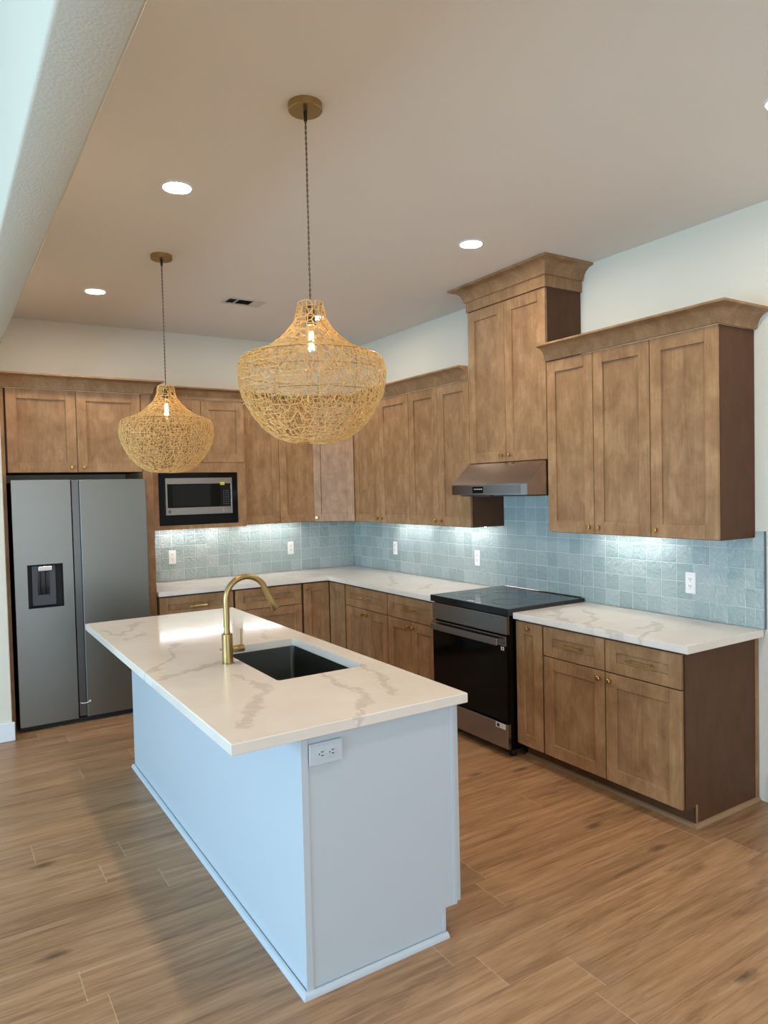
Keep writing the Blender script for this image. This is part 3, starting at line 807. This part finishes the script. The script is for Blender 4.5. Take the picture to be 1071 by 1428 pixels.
# sink
bm = bmesh.new()
def sring(g, z, r=.02): return [bm.verts.new((x, y, z)) for x, y in rrect(SX0-g, SX1+g, SY0-g, SY1+g, r)]
rs = [sring(.016, ZC0-.0105), sring(.016, ZC0-.0005), sring(-.001, ZC0-.0005), sring(-.002, ZC0-.012), sring(-.006, .70), sring(-.02, .665), sring(-.16, .655, .06)]
rs[0] = sring(.012, ZC0-.012); 
for a, b in zip(rs[1:], rs[2:]):
    for k in range(len(a)): bm.faces.new((a[k], a[(k+1) % len(a)], b[(k+1) % len(a)], b[k]))
bm.faces.new(rs[-1]); 
for v in rs[0]: bm.verts.remove(v)
for v in [v for v in bm.verts if not v.link_faces]: bm.verts.remove(v)
sk = thing('sink', 'dark rectangular undermount sink in the island top', 'sink', (-2.266, -3.2925, .655))
o = finish('basin', bm, 'sink', sk, smooth=True); o.location = (2.266, 3.2925, -.655)
o.data.materials[0].use_backface_culling = False
bm = bmesh.new(); lathe(bm, [(.045, .0005), (.045, .003), (.03, .001), (0, .001)], 28); o = finish('drain', bm, 'steel', sk, smooth=True); o.location = (0, -.1, .001)

# faucet
t = thing('kitchen_faucet', 'brushed brass gooseneck pull-down faucet with side lever on the island', 'faucet', (-2.536, -3.245, ZCT))
bm = bmesh.new(); lathe(bm, [(0, 0), (.027, 0), (.027, .004), (.0245, .006), (.0245, .135), (.0225, .137), (0, .137)], 36); finish('base', bm, 'faucet', t, smooth=True)
bm = bmesh.new(); P = [(0, 0, .137), (0, 0, .2), (0, 0, .275)]
R_ = .0985; zc_ = .292
for i in range(0, 19):
    a = PI - i/18*math.radians(158); P.append((R_+R_*math.cos(a), 0, zc_+R_*math.sin(a)))
tube(bm, P, .0135, 20); finish('spout', bm, 'faucet', t, smooth=True)
pe = Vector(P[-1]); dv = (Vector(P[-1])-Vector(P[-2])).normalized()
bm = bmesh.new(); tube(bm, [pe, pe+dv*.004, pe+dv*.0045, pe+dv*.07, pe+dv*.115, pe+dv*.118], [.0125, .0125, .0148, .0160, .0178, .0165], 20); finish('spray_head', bm, 'faucet', t, smooth=True)
bm = bmesh.new(); tube(bm, [(.02, 0, .062), (.052, 0, .062), (.0525, 0, .062), (.054, 0, .062), (.0545, 0, .062), (.078, 0, .062)], [.0165, .0165, .0155, .0155, .0165, .0165], 20); finish('handle_hub', bm, 'faucet', t, smooth=True)
bm = bmesh.new(); tube(bm, [(.067, 0, .07), (.067, 0, .152)], .0045, 12); finish('lever', bm, 'faucet', t, smooth=True)

# ------------------------------------------------------------------ pendant lights
def web(bm, prof, step, rad, seed, jit=.35):
    rnd = random.Random(seed)
    # resample the profile by arc length
    P = [Vector((r, z)) for r, z in prof]; acc = [0]
    for a, b in zip(P, P[1:]): acc.append(acc[-1]+(b-a).length)
    Ltot = acc[-1]; rows = int(Ltot/step)
    def at(s):
        s = max(0, min(Ltot, s))
        for i in range(len(P)-1):
            if s <= acc[i+1] or i == len(P)-2:
                f = (s-acc[i])/(acc[i+1]-acc[i]); return P[i].lerp(P[i+1], f)
    R = []
    for i in range(rows+1):
        s = i*Ltot/rows; r = at(s).x; n = max(8, int(2*PI*r/(step*1.15))); ph = rnd.random()
        row = []
        for k in range(n):
            a = (k+ph+rnd.uniform(-jit, jit))/n*2*PI; q = at(s+(rnd.uniform(-jit, jit)*step if 0 < i < rows else 0))
            rr = q.x+rnd.uniform(-.0022, .0022)
            row.append((a % (2*PI), Vector((rr*math.cos(a), rr*math.sin(a), q.y))))
        row.sort(key=lambda e: e[0]); R.append(row)
    E = []
    for i, row in enumerate(R):
        n = len(row)
        for k in range(n):
            if i in (0, rows) or rnd.random() < .72: E.append((row[k][1], row[(k+1) % n][1]))
        if i < rows:
            nx = R[i+1]
            for k in range(n):
                a = row[k][0]
                c = sorted(range(len(nx)), key=lambda j: abs((nx[j][0]-a+PI) % (2*PI)-PI))[:2]
                E.append((row[k][1], nx[c[0]][1]))
                if rnd.random() < .45: E.append((row[k][1], nx[c[1]][1]))
    for a, b in E:
        d = b-a
        if d.length < 1e-4: continue
        d.normalize(); u = d.orthogonal().normalized(); w = d.cross(u); r = rad*rnd.uniform(.75, 1.3)
        a2, b2 = a-d*r*.6, b+d*r*.6
        va = [bm.verts.new(a2+(u*math.cos(q)+w*math.sin(q))*r) for q in (0, 2*PI/3, 4*PI/3)]
        vb = [bm.verts.new(b2+(u*math.cos(q)+w*math.sin(q))*r) for q in (0, 2*PI/3, 4*PI/3)]
        for k in range(3): bm.faces.new((va[k], va[(k+1) % 3], vb[(k+1) % 3], vb[k]))
PROF = [(.046, .507), (.052, .47), (.062, .437), (.086, .405), (.121, .370), (.170, .335), (.226, .314), (.260, .302), (.271, .280),
        (.274, .245), (.272, .205), (.262, .165), (.243, .125), (.218, .085), (.184, .044), (.143, .012), (.097, -.006), (.066, -.010)]
def pendant(label, x, y, zb, scale):
    t = thing('pendant_light', label, 'pendant light', (x, y, zb), 0, 'woven pendants over the island')
    bm = bmesh.new(); web(bm, [(r*scale, z) for r, z in PROF], .0162, .0019, 3)
    sh = finish('shade', bm, 'rattan', t)
    bm = bmesh.new()
    for k in range(12):
        a = 2*PI*k/12+.13
        tube(bm, [((r*scale-.003)*math.cos(a), (r*scale-.003)*math.sin(a), z) for r, z in PROF], .0011, 5)
    for i in (0, 7, 9, 11, 14, 17):
        r, z = PROF[i]; r = r*scale-.003
        tube(bm, [(r*math.cos(2*PI*k/40), r*math.sin(2*PI*k/40), z) for k in range(41)], .0013, 5, False)
    for k in range(3):
        a = 2*PI*k/3; tube(bm, [(0, 0, .500), (.045*math.cos(a), .045*math.sin(a), .505)], .0014, 5)
    finish('wire_frame', bm, 'knob', sh)
    zt = H-zb
    bm = bmesh.new()
    for ph in (0, PI):
        n = 130; tube(bm, [(.0020*math.cos(ph+i*.85), .0020*math.sin(ph+i*.85), .50+(zt-.06-.50)*i/n) for i in range(n+1)], .0021, 5)
    finish('cord', bm, 'cord', t)
    bm = bmesh.new(); lathe(bm, [(0, zt-.027), (.060, zt-.027), (.063, zt-.024), (.063, zt-.0005), (0, zt-.0005)], 40); finish('ceiling_canopy', bm, 'faucet', t, smooth=True)
    bm = bmesh.new(); lathe(bm, [(0, zt-.062), (.006, zt-.062), (.0075, zt-.028), (0, zt-.028)], 14); finish('cord_grip', bm, 'black_matt', t, smooth=True)
    bm = bmesh.new(); lathe(bm, [(0, .50), (.012, .50), (.016, .48), (.019, .425), (0, .425)], 20); finish('socket', bm, 'plug_black', t, smooth=True)
    bm = bmesh.new(); lathe(bm, [(.012, .425), (.016, .40), (.027, .37), (.030, .345), (.024, .322), (.01, .311), (0, .309)], 24); bg_ = finish('bulb', bm, 'glass', t, smooth=True)
    bm = bmesh.new(); 
    for k in range(4):
        a = PI/2*k; tube(bm, [(.009*math.cos(a), .009*math.sin(a), .332), (.005*math.cos(a), .005*math.sin(a), .400)], .0016, 6)
    finish('filament', bm, 'bulb', bg_, smooth=True)
    return t
p1 = pendant('woven rattan pendant light nearer the camera, over the sink end of the island', -2.4327, -3.967, 1.884, 1.0)
p2 = dup(p1, (-2.4416, -2.035, 1.832+.0), 0.6, 'woven rattan pendant light farther back, hanging in front of the microwave cabinet')
# the farther cord is a little longer
dz = (H-1.832)-(H-1.884)
for c in p2.children:
    if c.name.startswith(('ceiling_canopy', 'cord_grip')): c.location.z += dz
    if c.name.startswith('cord') and not c.name.startswith('cord_grip'):
        c.scale.z = (H-1.832-.06-.50)/(H-1.884-.06-.50); c.location.z = .50*(1-c.scale.z)

# ------------------------------------------------------------------ ceiling lights, vent
def downlight(label, x, y):
    t = thing('recessed_light', label, 'ceiling light', (x, y, H), 0, 'recessed downlights in the kitchen ceiling')
    bm = bmesh.new(); lathe(bm, [(.062, -.003), (.064, -.006), (.075, -.004), (.078, -.0004), (.062, -.0004), (.062, -.003)], 40); finish('trim_ring', bm, 'plastic', t, smooth=True)
    bm = bmesh.new(); lathe(bm, [(0, -.0035), (.062, -.0035), (.062, -.0008), (0, -.0008)], 40); finish('diffuser', bm, 'lamp', t)
    return t
l1 = downlight('round recessed light left of the nearer pendant canopy, largest in view', -2.634, -3.029)
dup(l1, (-2.638, -1.065, H), 0, 'round recessed light nearest the beam and the back wall, above the refrigerator')
dup(l1, (-.9245, -3.083, H), 0, 'round recessed light left of the tall hood cabinet')
dup(l1, (-.9245, -1.08, H), 0, 'round recessed light glinting through the neck of the nearer woven pendant')
dup(l1, (-.886, -4.884, H), 0, 'round recessed light cut off by the right edge of the photo')
dup(l1, (-2.634, -4.95, H), 0, 'round recessed light out of view above the near end of the island')
t = thing('ceiling_vent', 'white rectangular air vent with dark louvres in the ceiling', 'vent', (-1.63, -1.268, H))
boxes('frame', [((-.155, -.09, -.007), (.155, -.062, -.0004)), ((-.155, .062, -.007), (.155, .09, -.0004)), ((-.155, -.062, -.007), (-.127, .062, -.0004)), ((.127, -.062, -.007), (.155, .062, -.0004)),
                ((-.062, -.062, -.006), (-.052, .062, -.0004)), ((.062, -.062, -.006), (.127, .062, -.0004))], 'vent', t, .001)
box('duct', (-.127, -.062, -.0012), (.062, .062, -.0004), 'black_matt', t)
bm = bmesh.new()
for i in range(7):
    y0 = -.058+i*.018; v = [bm.verts.new(p) for p in ((-.052, y0, -.005), (.062, y0, -.005), (.062, y0+.006, -.0015), (-.052, y0+.006, -.0015))]; bm.faces.new(v)
for i in range(4):
    x0 = -.124+i*.017; v = [bm.verts.new(p) for p in ((x0, -.062, -.005), (x0, .062, -.005), (x0+.006, .062, -.0015), (x0+.006, -.062, -.0015))]; bm.faces.new(v)
r = bmesh.ops.solidify(bm, geom=list(bm.faces), thickness=.001)
finish('louvres', bm, 'edge_metal', t)
